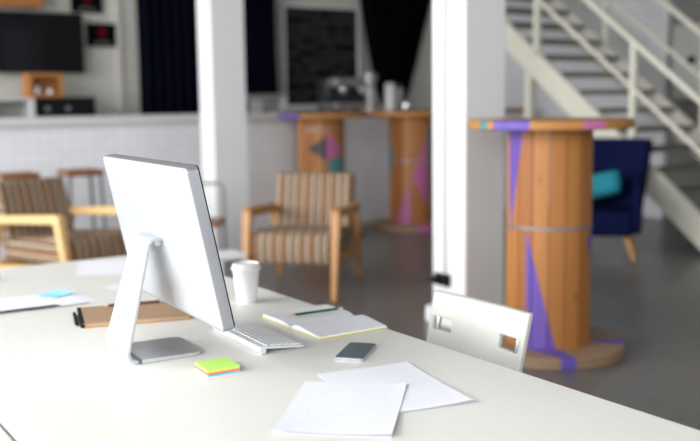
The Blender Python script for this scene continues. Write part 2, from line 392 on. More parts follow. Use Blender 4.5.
crate('open wooden crate standing on the black amplifier under the television', (2.71, 9.50, 1.352+.028))
crate('open wooden crate on the wall above the television', (2.58, 9.77, 2.30), .42, .30)
tag(MB().lathe([(.035, 0), (.04, .01), (.04, .07), (.03, .09)], 16, (2.64, 9.46, 1.399)).build('jar', m['jug']), 'pale jar standing inside the open crate on the amplifier', 'jar')
tag(MB().lathe([(.03, 0), (.036, .01), (.036, .05), (.036, .06)], 16, (2.77, 9.46, 1.399)).build('cup', m['jug']), 'small white cup inside the open crate on the amplifier', 'cup')
struct(MB().span((2.3, 9.60, 2.275), (2.80, 9.9, 2.30)).build('trim_1', m['cratewood'], smooth=False))
r = thing('amplifier', 'low black amplifier on the back bar under the crate', 'amplifier', (2.88, 9.50, 1.17))
MB().span((-.285, -.16, .012), (.30, .18, .210)).build('amplifier_housing', m['black'], r, bevel=.006)
for q in (-.18, .02): MB().tube([(q, -.16, .10), (q, -.18, .10)], .022, 16).build('knob', m['grey_metal'], r)
for sx in (-1, 1):
    for sy in (-1, 1): MB().lathe([(.02, 0), (.02, .013)], 12, (sx*.25, sy*.13, 0)).build('foot', m['rubber'], r)
r = thing('shelf_unit', 'small white open shelf box beside the black amplifier', 'shelf', (2.35, 9.50, 1.17))
q = MB(); w_, h_ = .225, .205
q.span((-w_, -.18, 0), (w_, .18, .02)).span((-w_, -.18, h_-.02), (w_, .18, h_)).span((-w_, -.18, .02), (-w_+.03, .18, h_-.02)).span((w_-.04, -.18, .02), (w_, .18, h_-.02))
q.build('shelf_frame', m['cabinet'], r, smooth=False); MB().span((-w_+.03, .15, .02), (w_-.04, .17, h_-.02)).build('back_panel', m['box_grey'], r, smooth=False)
# framed prints
for (x_, z_, lb) in ((3.32, 2.375, 'black framed print with a red figure, upper of the two by the television'), (3.47, 2.03, 'black framed print with a red figure, lower of the two by the television')):
    r = thing('framed_print', lb, 'picture', (x_, 9.885, z_), 0, 'framed prints beside the television')
    f = MB(); a, b = .165, .12
    f.span((-a, -.02, -b), (a, .01, -b+.015)).span((-a, -.02, b-.015), (a, .01, b)).span((-a, -.02, -b+.015), (-a+.015, .01, b-.015)).span((a-.015, -.02, -b+.015), (a, .01, b-.015))
    f.build('frame', m['black'], r, smooth=False); MB().span((-a+.015, -.008, -b+.015), (a-.015, .008, b-.015)).build('print', m['print'], r, smooth=False)
# curtains
def curtain(name, mt, x0, x1, z0, z1, y, label, xb0=None, xb1=None, n=60, amp=.05, folds=9):
    xb0 = x0 if xb0 is None else xb0; xb1 = x1 if xb1 is None else xb1
    def fn(u, v):
        a, b = xb0+(xb1-xb0)*u, x0+(x1-x0)*u; t_ = v**.8
        return (a+(b-a)*t_, y+amp*math.sin(u*folds*2*math.pi)+.01*math.sin(v*9+u*5), z0+(z1-z0)*v)
    return tag(MB().grid(fn, n*2, 14, .012).build(name, mt), label, 'curtain')
curtain('curtain', m['navy'], 3.80, 4.86, .05, 3.6, 9.70, 'dark navy curtain hanging left of the slimmer column')
curtain('curtain', m['navy'], 5.02, 5.46, 1.40, 3.6, 9.70, 'short black navy curtain hanging right of the slimmer column', folds=6)
curtain('curtain', m['blackcloth'], 6.42, 8.0, 1.25, 3.6, 9.66, 'black cloth hanging in a downward taper right of the chalkboard', 6.95, 7.25, folds=6)
tag(MB().tube([(3.8, 9.68, 3.64), (8.2, 9.68, 3.64)], .02, 10).build('curtain_rail', m['black_metal']), 'black rail carrying the dark curtains along the back wall', 'rail')
struct(MB().span((3.62, 9.86, 0), (3.67, 9.9, ZC)).build('trim_2', m['brick'], smooth=False))
# chalkboard
r = thing('chalkboard', 'tall black chalkboard covered in rows of chalk writing', 'chalkboard', (6.19, 9.86, 1.835))
f = MB(); a, b = .56, .62
f.span((-a, -.02, -b), (a, .03, -b+.05)).span((-a, -.02, b-.04), (a, .03, b)).span((-a, -.02, -b+.05), (-a+.05, .03, b-.04)).span((a-.05, -.02, -b+.05), (a, .03, b-.04))
f.build('frame', m['cabinet'], r, smooth=False); MB().span((-a+.05, -.005, -b+.05), (a-.05, .02, b-.04)).build('writing_surface', m['chalk'], r, smooth=False)
# things on the counter
r = thing('espresso_machine', 'dark espresso machine with chrome group heads on the bar', 'coffee machine', (5.72, 8.62, 1.19))
MB().span((-.26, -.20, .03), (.26, .20, .10)).build('drip_base', m['grey_metal'], r, bevel=.01)
MB().span((-.26, .0, .10), (.26, .20, .34)).build('machine_body', m['black_metal'], r, bevel=.02)
MB().span((-.26, -.18, .26), (.26, .0, .36)).build('machine_head', m['grey_metal'], r, bevel=.02)
for q in (-.12, .12): MB().lathe([(.03, .18), (.04, .20), (.04, .26)], 18, (q, -.10, 0)).build('group_head', m['chrome'], r)
for sx in (-1, 1):
    for sy in (-1, 1): MB().lathe([(.02, 0), (.02, .03)], 12, (sx*.22, sy*.16, 0)).build('foot', m['rubber'], r)
r = thing('coffee_grinder', 'slim pale metal coffee grinder standing at the front edge of the bar', 'grinder', (5.84, 8.35, 1.19))
MB().lathe([(.055, 0), (.055, .03), (.03, .045), (.03, .16), (.05, .18), (.05, .24)], 20).build('grinder_body', m['box_grey'], r)
MB().lathe([(.05, .24), (.075, .36), (.07, .40)], 20).build('hopper', m['grey_metal'], r)
tag(MB().lathe([(.055, 0), (.058, .01), (.055, .28), (.048, .30), (.045, .30), (.045, .02)], 24, (6.15, 8.42, 1.19)).build('tall_jug', m['jug']), 'tall white cylindrical jug on the bar beside the coffee machine', 'jug')
r = thing('tall_canister', 'grey metal canister on the bar right of the white jug', 'canister', (6.33, 8.52, 1.19))
MB().lathe([(.06, 0), (.06, .25)], 24).build('canister_body', m['box_grey'], r); MB().lathe([(.063, .25), (.063, .275), (.02, .285), (.02, .30)], 24).build('lid', m['black_metal'], r)
r = thing('milk_pot', 'small shiny steel pot on the bar beside the grey canister', 'pot', (6.33, 8.36, 1.19))
MB().lathe([(.055, 0), (.06, .01), (.055, .09), (.05, .10), (.045, .10), (.05, .015)], 24).build('pot_body', m['pot'], r)
MB().tube([(.055, 0, .085), (.09, 0, .08), (.09, 0, .03), (.057, 0, .02)], .006, 8).build('handle', m['pot'], r)
for i, (x_, w_, h_, mt, lb) in enumerate(((4.41, .065, .13, 'grey_metal', 'dark grey box on the bar counter nearest the slimmer column'), (4.58, .07, .11, 'box_grey', 'pale grey box on the bar counter below the short curtain'), (4.75, .07, .13, 'grey_metal', 'dark grey box on the bar counter nearest the chalkboard'))):
    r = thing('storage_box', lb, 'box', (x_, 8.62, 1.20), 0, 'boxes on the bar counter')
    MB().span((-w_, -.09, 0), (w_, .09, h_)).build('box_body', m[mt], r, bevel=.006); MB().span((-w_-.006, -.096, h_), (w_+.006, .096, h_+.025)).build('lid', m[mt], r, bevel=.004)
# ------------------------------------------------------------------ cable spools used as tables
def spool(label, loc, rot, tris, toptris, basetris, rc=.225, rt=.42, H=1.19, strap_z=(.62,)):
    r = thing('cable_spool_table', label, 'table', loc, rot, 'cable spool tables')
    n = 16; sub = 4; mb_ = MB(); bm = mb_.bm; uvl = bm.loops.layers.uv.new('UVMap')
    z0, z1 = .06, H-.045
    pk = 2*math.pi*rc/n
    for i in range(n):                                   # flat staves with a fine gap between them
        a0, a1 = 2*math.pi*(i+.03)/n, 2*math.pi*(i+.97)/n
        def P(a, rr, z): return (rr*math.cos(a), rr*math.sin(a), z)
        am = (a0+a1)/2
        vs = [[bm.verts.new(P(a, rr, z)) for a in (a0, am, a1)] for rr, z in ((rc, z0), (rc, z1), (rc-.03, z1), (rc-.03, z0))]
        us = (pk*(i+.02), pk*(i+.5), pk*(i+.98))
        for k in range(4):
            A_, B_ = vs[k], vs[(k+1) % 4]; zz = ((z0, z1), (z1, z1), (z1, z0), (z0, z0))[k]
            for j in range(2):
                f_ = bm.faces.new((A_[j], A_[j+1], B_[j+1], B_[j]))
                for lp, (uu, vv) in zip(f_.loops, ((us[j], zz[0]), (us[j+1], zz[0]), (us[j+1], zz[1]), (us[j], zz[1]))): lp[uvl].uv = (uu, vv)
        for j in (0, 2):
            f_ = bm.faces.new([vs[k][j] for k in range(4)])
            for lp in f_.loops: lp[uvl].uv = (us[j], .5)
    mb_.build('drum', spool_mat('painted_drum_planks', tris, pk), r)
    for nm, z_a, z_b, tr, tint in (('lower_flange', 0, .06, basetris, ((.34, .22, .13), (.24, .15, .09))), ('table_top', H-.045, H, toptris, ((.52, .24, .06), (.36, .14, .03)))):
        mb_ = MB(); bm = mb_.bm; uvl = bm.loops.layers.uv.new('UVMap'); N = 64
        rq = rt if z_a > .5 else rt-.018; prof = [(rq-.006, z_a), (rq, z_a+.006), (rq, z_b-.006), (rq-.006, z_b)]
        rg = [[bm.verts.new((q*math.cos(2*math.pi*k/N), q*math.sin(2*math.pi*k/N), z)) for k in range(N)] for q, z in prof]
        fs = []
        for A_, B_ in zip(rg, rg[1:]):
            for k in range(N): fs.append(bm.faces.new((A_[k], A_[(k+1) % N], B_[(k+1) % N], B_[k])))
        fs += [bm.faces.new(rg[0][::-1]), bm.faces.new(rg[-1])]
        for f_ in fs:
            for lp in f_.loops: lp[uvl].uv = (lp.vert.co.x, lp.vert.co.y)
        mb_.build(nm, spool_mat('painted_%s_planks' % nm, tr, .12, None, *tint), r)
    for zz in strap_z: MB().lathe([(rc+.001, zz-.008), (rc+.004, zz-.006), (rc+.004, zz+.006), (rc+.001, zz+.008)], 64, cap=False).build('metal_strap', m['grey_metal'], r)
    return r
rc = .225; CIR = 2*math.pi*rc
def U(px_frac, phi0):       # position round the drum (metres) of a point seen at px_frac (-1 left .. 1 right) when phi0 faces the viewer
    return ((phi0+math.asin(max(-1, min(1, px_frac)))) % (2*math.pi))*rc
NS = (3.520, 3.445)
ph = math.atan2(-NS[1], -NS[0])                      # direction from the spool to the camera
ROT1 = ph-math.pi                                    # turn it so that the seam is at the back
k = math.pi
tris = [((U(-.60, k), 0), (U(.10, k), 0), (U(-.62, k), .665), VIO),
        ((U(-.98, k), 1.2), (U(-.66, k), 1.2), (U(-.93, k), .60), VIO),
        ((U(.75, k), .60), (U(.99, k), .70), (U(.99, k), .30), VIO)]
toptris = [((-.05, .10), (-.6, .09), (-.6, .45), VIO), ((-.10, .27), (-.5, .33), (-.5, .47), TEA), ((-.15, -.15), (-.6, -.16), (-.6, -.42), PNK)]
basetris = [((-.16, .14), (-.16, -.04), (-.58, -.24), VIO), ((0, -.18), (.12, -.5), (-.10, -.5), VIO)]
spool('large cable spool table with violet painted triangles standing right of the broad column', (NS[0], NS[1], 0), ROT1, tris, toptris, basetris, strap_z=(.665,), H=1.200, rt=.412, rc=.214)
S2 = (4.86, 7.78); ph = math.atan2(-S2[1], -S2[0])
spool('far cable spool with a navy and pink triangle, left of the pair at the bar', (S2[0], S2[1], 0), ph-math.pi, 
      [((U(-.62, k), .86), (U(.25, k), .98), (U(.25, k), .74), DKB), ((U(.22, k), .74), (U(.25, k), 1.02), (U(.9, k), .84), PNK), ((U(.2, k), .74), (U(.95, k), .80), (U(.7, k), .35), TEA)],
      [((.1, .2), (-.6, .20), (-.1, .7), VIO)], [], strap_z=(1.04,))
S3 = (5.90, 7.72); ph = math.atan2(-S3[1], -S3[0])
spool('far cable spool with tall pink triangles, right of the pair at the bar', (S3[0], S3[1], 0), ph-math.pi,
      [((U(0.02, k), .52), (U(.66, k), .95), (U(.80, k), .20), PNK), ((U(-.75, k), 0), (U(.0, k), 0), (U(-.1, k), .48), PNK), ((U(.72, k), 1.05), (U(.99, k), .9), (U(.95, k), 0), TEA), ((U(-.99, k), 1.05), (U(-.75, k), .75), (U(-.97, k), .4), TEA)],
      [], [((-.1, 0), (-.5, -.1), (-.3, -.5), PNK)], strap_z=(.70,))
# ------------------------------------------------------------------ staircase
SX0, SX1 = 6.6, 7.72; SL = .748
def topz(y): return 1.148+(y-5.85)*SL
YLO = 5.85-1.148/SL; YHI = 8.9
r = thing('staircase', 'cream steel staircase with open treads climbing away on the right', 'staircase', (0, 0, 0))
for nm, xx in (('near', SX0), ('far', SX1)):
    poly = [(xx, YLO, 0.0), (xx, YHI, topz(YHI)), (xx, YHI, topz(YHI)-.275), (xx, YLO+.275/SL, 0)]
    MB().prism(poly, (.045, 0, 0)).build('stringer', m['cream'], r, smooth=False)
z_ = .172; 
while z_ < topz(YHI):
    yy = YLO+z_/SL-.02
    MB().span((SX0+.045, yy, z_-.045), (SX1, yy+.27, z_)).build('tread', m['cream_dark'], r, smooth=False); z_ += .172
MB().span((SX0-.005, 6.72, 0), (SX0+.075, 6.80, topz(6.76)-.26)).build('support_post', m['cream'], r, smooth=False)
for xx, posts in ((SX0+.022, (4.45, 5.50, 6.665, 7.85)), (SX1+.022, (4.45, 5.60, 6.8, 7.9))):
    rl = MB().bar((xx, YLO+.02, topz(YLO+.02)+.91-.02), (xx, YHI, topz(YHI)+.91-.02), .045, .045).build('railing', m['cream'], r, smooth=False)
    MB().bar((xx, YLO+.05, topz(YLO+.05)+.49), (xx, YHI, topz(YHI)+.49), .028, .035).build('middle_rail', m['cream'], rl, smooth=False)
    for py in posts: MB().span((xx-.022, py-.03, max(0, topz(py)-.05)), (xx+.022, py+.03, topz(py)+.885)).build('railing_post', m['cream'], rl, smooth=False)
# grey electrical cabinet on the dark wall
r = thing('electrical_cabinet', 'pale grey electrical cabinet on the dark wall behind the stair railing', 'cabinet', (8.45, 6.10, 1.65))
MB().span((-.16, -.32, -.38), (0, .30, .38)).build('cabinet_body', m['box_grey'], r, bevel=.006)
MB().span((-.175, -.30, -.36), (-.16, .28, .36)).build('door', m['box_grey'], r, bevel=.004)
MB().tube([(-.175, .04, .02), (-.20, .04, .02)], .04, 20).build('knob', m['black'], r)
# ------------------------------------------------------------------ armchairs
def armchair(label, loc, rz, wd_, group='striped armchairs'):
    r = thing('armchair', label, 'armchair', loc, rz, group); w = .305; F = -.43; B = .43; AZ = .60
    for s_ in (-1, 1):
        x_ = s_*w
        MB().taper((x_, F-.055, 0), (x_, F+.055, AZ-.02), .038, .064).build('leg', wd_, r, bevel=.008)
        MB().taper((x_, B, 0), (x_, B-.17, AZ-.03), .034, .055).build('leg', wd_, r, bevel=.008)
        q = MB(); q.prism([(x_-.032, F+.02, AZ-.065), (x_-.032, F+.02, AZ-.012), (x_-.032, F+.06, AZ+.004), (x_-.032, B-.12, AZ-.04), (x_-.032, B-.10, AZ-.055), (x_-.032, B-.12, AZ-.095), (x_-.032, F+.10, AZ-.060)], (.064, 0, 0))
        q.build('armrest', wd_, r, bevel=.01)
        MB().bar((x_, F+.06, .25), (x_, B-.10, .19), .028, .05, (1, 0, 0)).build('side_rail', wd_, r, bevel=.006)
    MB().span((-w, F+.08, .215), (w, F+.11, .25)).build('front_rail', wd_, r, bevel=.005)
    MB().span((-w, B-.13, .19), (w, B-.10, .25)).build('back_rail', wd_, r, bevel=.005)
    q = MB(); q.prism([(-.272, F+.01, .225), (-.272, F-.015, .33), (-.272, F+.01, .43), (-.272, F+.12, .45), (-.272, .28, .405), (-.272, .30, .26), (-.272, F+.12, .252), (-.272, F+.07, .215)], (.544, 0, 0))
    q.build('seat_cushion', m['stripe'], r, bevel=.035, seg=4)
    q = MB(); q.prism([(-.285, .20, .40), (-.285, .29, .75), (-.285, .31, .785), (-.285, .37, .785), (-.285, .40, .75), (-.285, .33, .36), (-.285, .24, .33)], (.57, 0, 0))
    q.build('back_cushion', m['stripe'], r, bevel=.03, seg=4)
    return r
armchair('orange-wood armchair with striped cushions facing the viewer in mid room', (3.41, 5.69, 0), R(-45), m['armwood'])
armchair('pale-wood armchair with striped cushions seen side-on at the left edge', (1.935, 6.52, 0), R(21), m['palewood'])
# bar stools
def stool(label, loc, rz, group='bar stools along the counter'):
    r = thing('bar_stool', label, 'stool', loc, rz, group)
    MB().span((-.15, -.15, .735), (.15, .15, .785)).build('seat', m['stoolwood'], r, bevel=.014)
    for sx in (-1, 1):
        for sy in (-1, 1): MB().taper((sx*.145, sy*.145, 0), (sx*.125, sy*.125, .735), .024, .024).build('leg', m['grey_metal'], r)
    for z in (.25,):
        for a, b in (((-1, -1), (1, -1)), ((1, -1), (1, 1)), ((1, 1), (-1, 1)), ((-1, 1), (-1, -1))):
            k_ = .137; MB().bar((a[0]*k_, a[1]*k_, z), (b[0]*k_, b[1]*k_, z), .018, .018).build('footrest', m['grey_metal'], r)
    return r
stool('bar stool with a red-brown seat at the left edge of the photo', (1.93, 7.62, 0), 0)
stool('bar stool with a red-brown seat second from the left, just left of the monitor', (2.44, 7.62, 0), 0)
r = thing('side_chair', 'small chair with a thin grey frame and brown seat just right of the monitor', 'chair', (2.81, 6.21, 0), R(-33))
MB().span((-.19, -.19, .44), (.19, .19, .47)).build('seat', m['stoolwood'], r, bevel=.01)
MB().tube([(-.18, .18, .0), (-.18, .18, .69), (-.15, .18, .72), (.15, .18, .72), (.18, .18, .69), (.18, .18, 0)], .010, 8).build('back_frame', m['grey_metal'], r)
for s_ in (-1, 1): MB().tube([(s_*.18, -.17, 0), (s_*.17, -.16, .44)], .010, 8).build('leg', m['grey_metal'], r)
# white bench
r = thing('white_bench', 'low white bench showing behind the paper cup', 'bench', (1.99, 4.57, 0))
MB().span((-.33, -.09, .475), (.33, .10, .50)).build('bench_top', m['desk_leg'], r, bevel=.006)
for sx in (-1, 1): MB().span((sx*.17-.02, -.08, 0), (sx*.17+.02, .08, .475)).build('leg', m['desk_leg'], r, bevel=.003)
# navy wing chair
r = thing('wing_chair', 'navy upholstered lounge chair with splayed wooden legs behind the large spool', 'armchair', (6.06, 5.36, 0), R(-52))
q = MB()
def shell(u, v):
    a = (u-.5)*2; w_ = .27+.10*v; x_ = a*w_; z_ = .22+.74*v; y_ = .20+.14*v-.16*abs(a)**3*(1-.2*v)
    return (x_, y_, z_)
q.grid(shell, 24, 12, .07); q.build('back_shell', m['navyfab'], r, bevel=.01)
for s_ in (-1, 1):
    q = MB(); q.prism([(s_*.31-.035, -.33, .22), (s_*.31-.035, -.35, .52), (s_*.31-.035, -.30, .58), (s_*.31-.035, .20, .68), (s_*.31-.035, .20, .22)], (.07, 0, 0)); q.build('arm', m['navyfab'], r, bevel=.025, seg=3)
MB().span((-.285, -.36, .20), (.285, .17, .40)).build('seat', m['navyfab'], r, bevel=.04, seg=3)
for sx in (-1, 1):
    for sy in (-1, 1): MB().taper((sx*.30, sy*.27-.05, 0), (sx*.22, sy*.20-.05, .21), .025, .045).build('leg', m['armwood'], r, bevel=.004)
fx = Matrix.Rotation(R(-52), 3, 'Z')
p_ = Vector((6.06, 5.36, 0)) + fx @ Vector((-.03, .04, 0))
q = MB()
def cush(sgn):
    def fn(u, v):
        a, b = (u-.5)*2, (v-.5)*2; e = max(0, (1-a**4)*(1-b**4))**.5
        return (a*.20*(1-.06*b*b), sgn*.055*e, b*.105*(1-.10*a*a)+.02*a)
    return fn
q.grid(cush(1), 18, 12); q.grid(cush(-1), 18, 12); bmesh.ops.remove_doubles(q.bm, verts=q.bm.verts, dist=1e-4)
o = q.build('cushion', m['teal']); o.location = (p_.x, p_.y, .570); o.rotation_euler = (R(-18), R(-8), R(-52)); tag(o, 'teal cushion lying on the navy lounge chair', 'cushion')
# ------------------------------------------------------------------ desks
def desk(label, x0, x1, y0, y1):
    r = thing('desk', label, 'desk', ((x0+x1)/2, (y0+y1)/2, 0), 0, 'white desks'); a, b = (x1-x0)/2, (y1-y0)/2
    MB().span((-a, -b, .695), (a, b, .73)).build('desk_top', m['desk'], r, bevel=.002)
    MB().span((-a+.12, -b+.12, .64), (a-.12, b-.12, .695)).build('apron', m['desk_leg'], r)
    for sx in (-1, 1):
        for sy in (-1, 1): MB().span((sx*(a-.15)-.03, sy*(b-.15)-.03, 0), (sx*(a-.15)+.03, sy*(b-.15)+.03, .64)).build('leg', m['desk_leg'], r, bevel=.003)
    return r
desk('long white painted desk carrying the monitor and papers', .394, 1.380, .30, 3.462)
desk('white desk whose edge shows in the bottom left corner', -.62, .386, .30, 2.6)
DZ = .73
# ------------------------------------------------------------------ monitor
MR = R(-3.2)      # its width runs almost along the desk
r = thing('computer_monitor', 'slim aluminium all-in-one computer seen from behind, standing on the desk', 'computer', (.823, 2.033, DZ), MR)
TL_ = R(11.6); W2, H2, TH = .291, .177, .028; zc = 1.005-DZ
upv = Vector((-math.sin(TL_), 0, math.cos(TL_))); nv = Vector((math.cos(TL_), 0, math.sin(TL_))); dv = Vector((0, 1, 0)); c0 = Vector((0, 0, zc))
def rounded(w, h, rad, off, n=6):
    pts = []
    for cx_, cy_, a0 in ((w-rad, h-rad, 0), (-w+rad, h-rad, 90), (-w+rad, -h+rad, 180), (w-rad, -h+rad, 270)):
        for i in range(n+1):
            a = R(a0+90*i/n); pts.append(c0+dv*(cx_+rad*math.cos(a))+upv*(cy_+rad*math.sin(a))+nv*off)
    return pts
def slab(rings):
    q = MB(); vs = [[q.bm.verts.new(p) for p in ring] for ring in rings]; N = len(vs[0])
    for a, b in zip(vs, vs[1:]):
        for i in range(N): q.bm.faces.new((a[i], a[(i+1) % N], b[(i+1) % N], b[i]))
    q.bm.faces.new(vs[0][::-1]); q.bm.faces.new(vs[-1]); return q
slab([rounded(W2-.001, H2-.001, .012, .0005), rounded(W2, H2, .012, .0025), rounded(W2, H2, .012, TH-.004)]).build('monitor_housing', m['mon_side'], r)
slab([rounded(W2-.012, H2-.012, .011, -.0040), rounded(W2-.004, H2-.004, .012, -.0018), rounded(W2-.002, H2-.002, .012, .0005)]).build('back_panel', m['mon_back'], r)
slab([rounded(W2-.001, H2-.001, .012, TH-.004), rounded(W2-.001, H2-.001, .012, TH-.001), rounded(W2-.004, H2-.004, .012, TH)]).build('screen', m['black_glass'], r)
# stand: foot plate, bend and neck in one bent strip
def rot_l(x_, y_): return (x_-.829, y_-2.055)
w0, w1 = .083, .058; yc = .014
prof = [(.075, .006, w0), (.03, .006, w0), (-.03, .006, w0), (-.078, .006, w0)]
bx_, bz_ = -.080, .026
for i in range(1, 8):
    a = R(-90-i*13.5); prof.append((bx_+.020*math.cos(a), bz_+.020*math.sin(a), w0))
x_b, z_b = prof[-1][:2]; x_t, z_t = -.036, .262
for i in range(1, 9):
    f = i/8; prof.append((x_b+(x_t-x_b)*f, z_b+(z_t-z_b)*f, w0+(w1-w0)*f))
prof += [(x_t+.006, z_t+.009, w1), (x_t+.016, z_t+.012, w1), (x_t+.045, z_t+.010, w1)]
def strip(pr, th, name, mt, parent):
    q = MB(); N = len(pr); T = []
    for i, (x_, z_, w_) in enumerate(pr):
        a, b = pr[max(i-1, 0)], pr[min(i+1, N-1)]; d = Vector((b[0]-a[0], 0, b[1]-a[1])).normalized(); nn = Vector((-d.z, 0, d.x))
        T.append([q.bm.verts.new(Vector((x_, yc+sy*w_, z_))+nn*sn*th/2) for sy, sn in ((-1, -1), (1, -1), (1, 1), (-1, 1))])
    q.bm.faces.new(T[0][::-1]); q.bm.faces.new(T[-1])
    for a, b in zip(T, T[1:]):
        for i in range(4): q.bm.faces.new((a[i], a[(i+1) % 4], b[(i+1) % 4], b[i]))
    return q.build(name, mt, parent, bevel=.002)
# the plate has rounded free corners
fp = []
for cx_, cy_, a0 in ((.055, yc+w0-.022, 0), ):
    pass
def plate_ring(z_, ins=0):
    pts = []
    for cx_, cy_, a0 in ((.053, w0-.024, 0),):
        for i in range(9): a = R(a0+90*i/8); pts.append((cx_+(.024-ins)*math.cos(a), yc+cy_+(.024-ins)*math.sin(a), z_))
    pts.append((-.07, yc+w0-ins, z_)); pts.append((-.07, yc-w0+ins, z_))
    for i in range(9): a = R(270+90*i/8); pts.append((.053+(.024-ins)*math.cos(a), yc-w0+.024+(.024-ins)*math.sin(a), z_))
    return pts
slab_ = MB(); vs = [[slab_.bm.verts.new(p) for p in plate_ring(z_, ins)] for z_, ins in ((0.001, .001), (.002, 0), (.0085, 0), (.0095, .001))]; N = len(vs[0])
for a, b in zip(vs, vs[1:]):
    for i in range(N): slab_.bm.faces.new((a[i], a[(i+1) % N], b[(i+1) % N], b[i]))
slab_.bm.faces.new(vs[0][::-1]); slab_.bm.faces.new(vs[-1])
slab_.build('stand_foot', m['alu_dark'], r)
strip([(x_, z_-.0005, w_) for x_, z_, w_ in prof[3:]], .0085, 'stand_neck', m['mon_back'], r)
MB().tube([(x_t+.026, yc-.045, z_t+.004), (x_t+.026, yc+.045, z_t+.004)], .009, 14).build('hinge', m['alu_dark'], r)
# ------------------------------------------------------------------ keyboard
r = thing('computer_keyboard', 'slim white and silver keyboard lying behind the monitor', 'keyboard', (.996, 1.877, DZ), R(-3.0)); r.scale = (.96, 1, 1)
# local: x from rear (thick) edge 0 to front edge .125, y from 0 to .285
L_ = .285
q = MB(); q.prism([(0, 0, .010), (.002, 0, .0175), (.008, 0, .020), (.118, 0, .0085), (.120, 0, .005), (.116, 0, .003), (.018, 0, .0125), (.016, 0, .002), (.004, 0, .001)], (0, L_, 0)); q.build('keyboard_body', m['alu_white'], r, bevel=.0008)
def kz(x_): return .020-(x_-.008)*(.0115/.110)
slope = math.atan(.0115/.110)
key0 = None; rows = [(.022, 13, .0085), (.039, 14, .0145), (.057, 14, .0145), (.075, 13, .0145), (.093, 12, .0145), (.109, 9, .0125)]
for ri, (kx, nk, kd) in enumerate(rows):
    tot = L_-.012; pitch_ = tot/nk
    for j in range(nk):
        ky = .006+pitch_*(j+.5); wk = pitch_-.0035
        if ri == 5 and j in (4,): pass
        o = MB().box((0, 0, 0), (kd, wk, .003), Matrix.Rotation(slope, 3, 'Y')).build('key', m['key'], r, bevel=.0008, seg=1) if (j == 0) else copy_tree(o, r)
        o.location = (kx, ky, kz(kx)+.0008)
# ------------------------------------------------------------------ cup
CS = .96
r = thing('paper_cup', 'white takeaway paper cup with a lid near the far desk edge', 'cup', (1.245, 2.418, DZ)); r.scale = (CS, CS, CS)
MB().lathe([(.029, 0), (.030, .002), (.0405, .104), (.0415, .106)], 40).build('cup_body', m['cup'], r)
MB().lathe([(.0415, .1005), (.0445, .101), (.0450, .106), (.0425, .109), (.0415, .1095), (.0400, .119), (.0375, .1205), (.0360, .1185), (.0355, .115)], 40).build('lid', m['lid'], r)
# ------------------------------------------------------------------ sticky note pads
cx_, cy_ = .864, 1.826
for i, (mt, z_, lb) in enumerate((('blue', 0, 'bright blue sticky note pad at the bottom of the small stack'), ('coral', .0033, 'coral red sticky note pad above the blue one'), ('orange', .0066, 'orange sticky note pad under the lime green one'), ('lime', .0099, 'lime green sticky note pad on top of the small stack'))):
    o = MB().span((-.037, -.037, 0), (.037, .037, .0032 if i < 3 else .0048)).build('sticky_note_pad', m[mt], None, loc=(cx_+(.0008, -.0006, .0006, 0)[i], cy_+(-.0006, .0005, 0, 0)[i], DZ+z_), smooth=False)
    o.rotation_euler.z = R((-3, -4.5, -3.4, -4)[i]); tag(o, lb, 'sticky notes', 'sticky note pads in a stack')
# ------------------------------------------------------------------ open notebook
r = thing('notebook', 'open blank notebook with a yellow cover lying right of the keyboard', 'notebook', (1.184, 2.062, DZ), R(-1))
PH = .200
def cover(u, v):
    y_ = (u-.5)*2; return (.0+PH*v, y_*.150, .0016+.006*abs(y_)**1.0*(0)+.0)
MB().span((-.002, -.150, .0), (PH+.002, -.006, .002)).build('cover', m['yellow'], r, bevel=.0006)
MB().span((-.002, .006, .0), (PH+.002, .158, .002)).build('cover', m['yellow'], r, bevel=.0006)
MB().span((-.002, -.0062, .0), (PH+.002, .0062, .0015)).build('spine', m['yellow'], r, bevel=.0003)
def pages(sg, wd_, hmax, flat):
    def fn(u, v):
        t_ = u; h = .003+hmax*(math.sin(min(1, t_*3.2)*math.pi/2)*(1-t_*flat))
        return (PH*v, sg*(.001+(wd_)*t_), h)
    q = MB(); n = 20; poly = [(0, sg*.001, .0022)]+[(0, sg*(.001+wd_*i/n), .003+hmax*math.sin(min(1, i/n*3.0)*math.pi/2)*(1-(i/n)*flat)) for i in range(n+1)]+[(0, sg*(.001+wd_), .0022)]
    q.prism(poly, (PH, 0, 0)); return q
pages(-1, .144, .016, .80).build('pages', m['page'], r)
pages(1, .150, .0085, .15).build('pages', m['page'], r)
# ------------------------------------------------------------------ pencils and pens
def pencil(name, label, cat, a, b, body, rad=.0042, tip='pencil_wood', end='phone_edge', capc=None):
    a, b = Vector(a), Vector(b); r = thing(name, label, cat, a); d = b-a; L = d.length; r.rotation_mode = 'QUATERNION'; r.rotation_quaternion = d.to_track_quat('Z', 'Y')
    MB().tube([(0, 0, .018), (0, 0, L-.014)], rad, 6).build('barrel', m[body], r)
    MB().tube([(0, 0, .004), (0, 0, .018)], [.0012, rad*.98], 12).build('sharpened_tip', m[tip], r)
    MB().tube([(0, 0, 0), (0, 0, .004)], [.0003, .0012], 8).build('lead', m['graphite'], r)
    MB().tube([(0, 0, L-.014), (0, 0, L)], rad*.98, 12).build('end_cap', m[end], r); return r
pencil('pencil', 'dark green pencil lying across the open notebook', 'pencil', (1.215, 2.123, DZ+.0175), (1.365, 2.094, DZ+.0225), 'green')
pencil('pencil', 'brown pencil lying on the kraft notebook', 'pencil', (.857, 2.547, DZ+.0175), (1.012, 2.505, DZ+.0175), 'brown_lacquer', end='brown_lacquer')
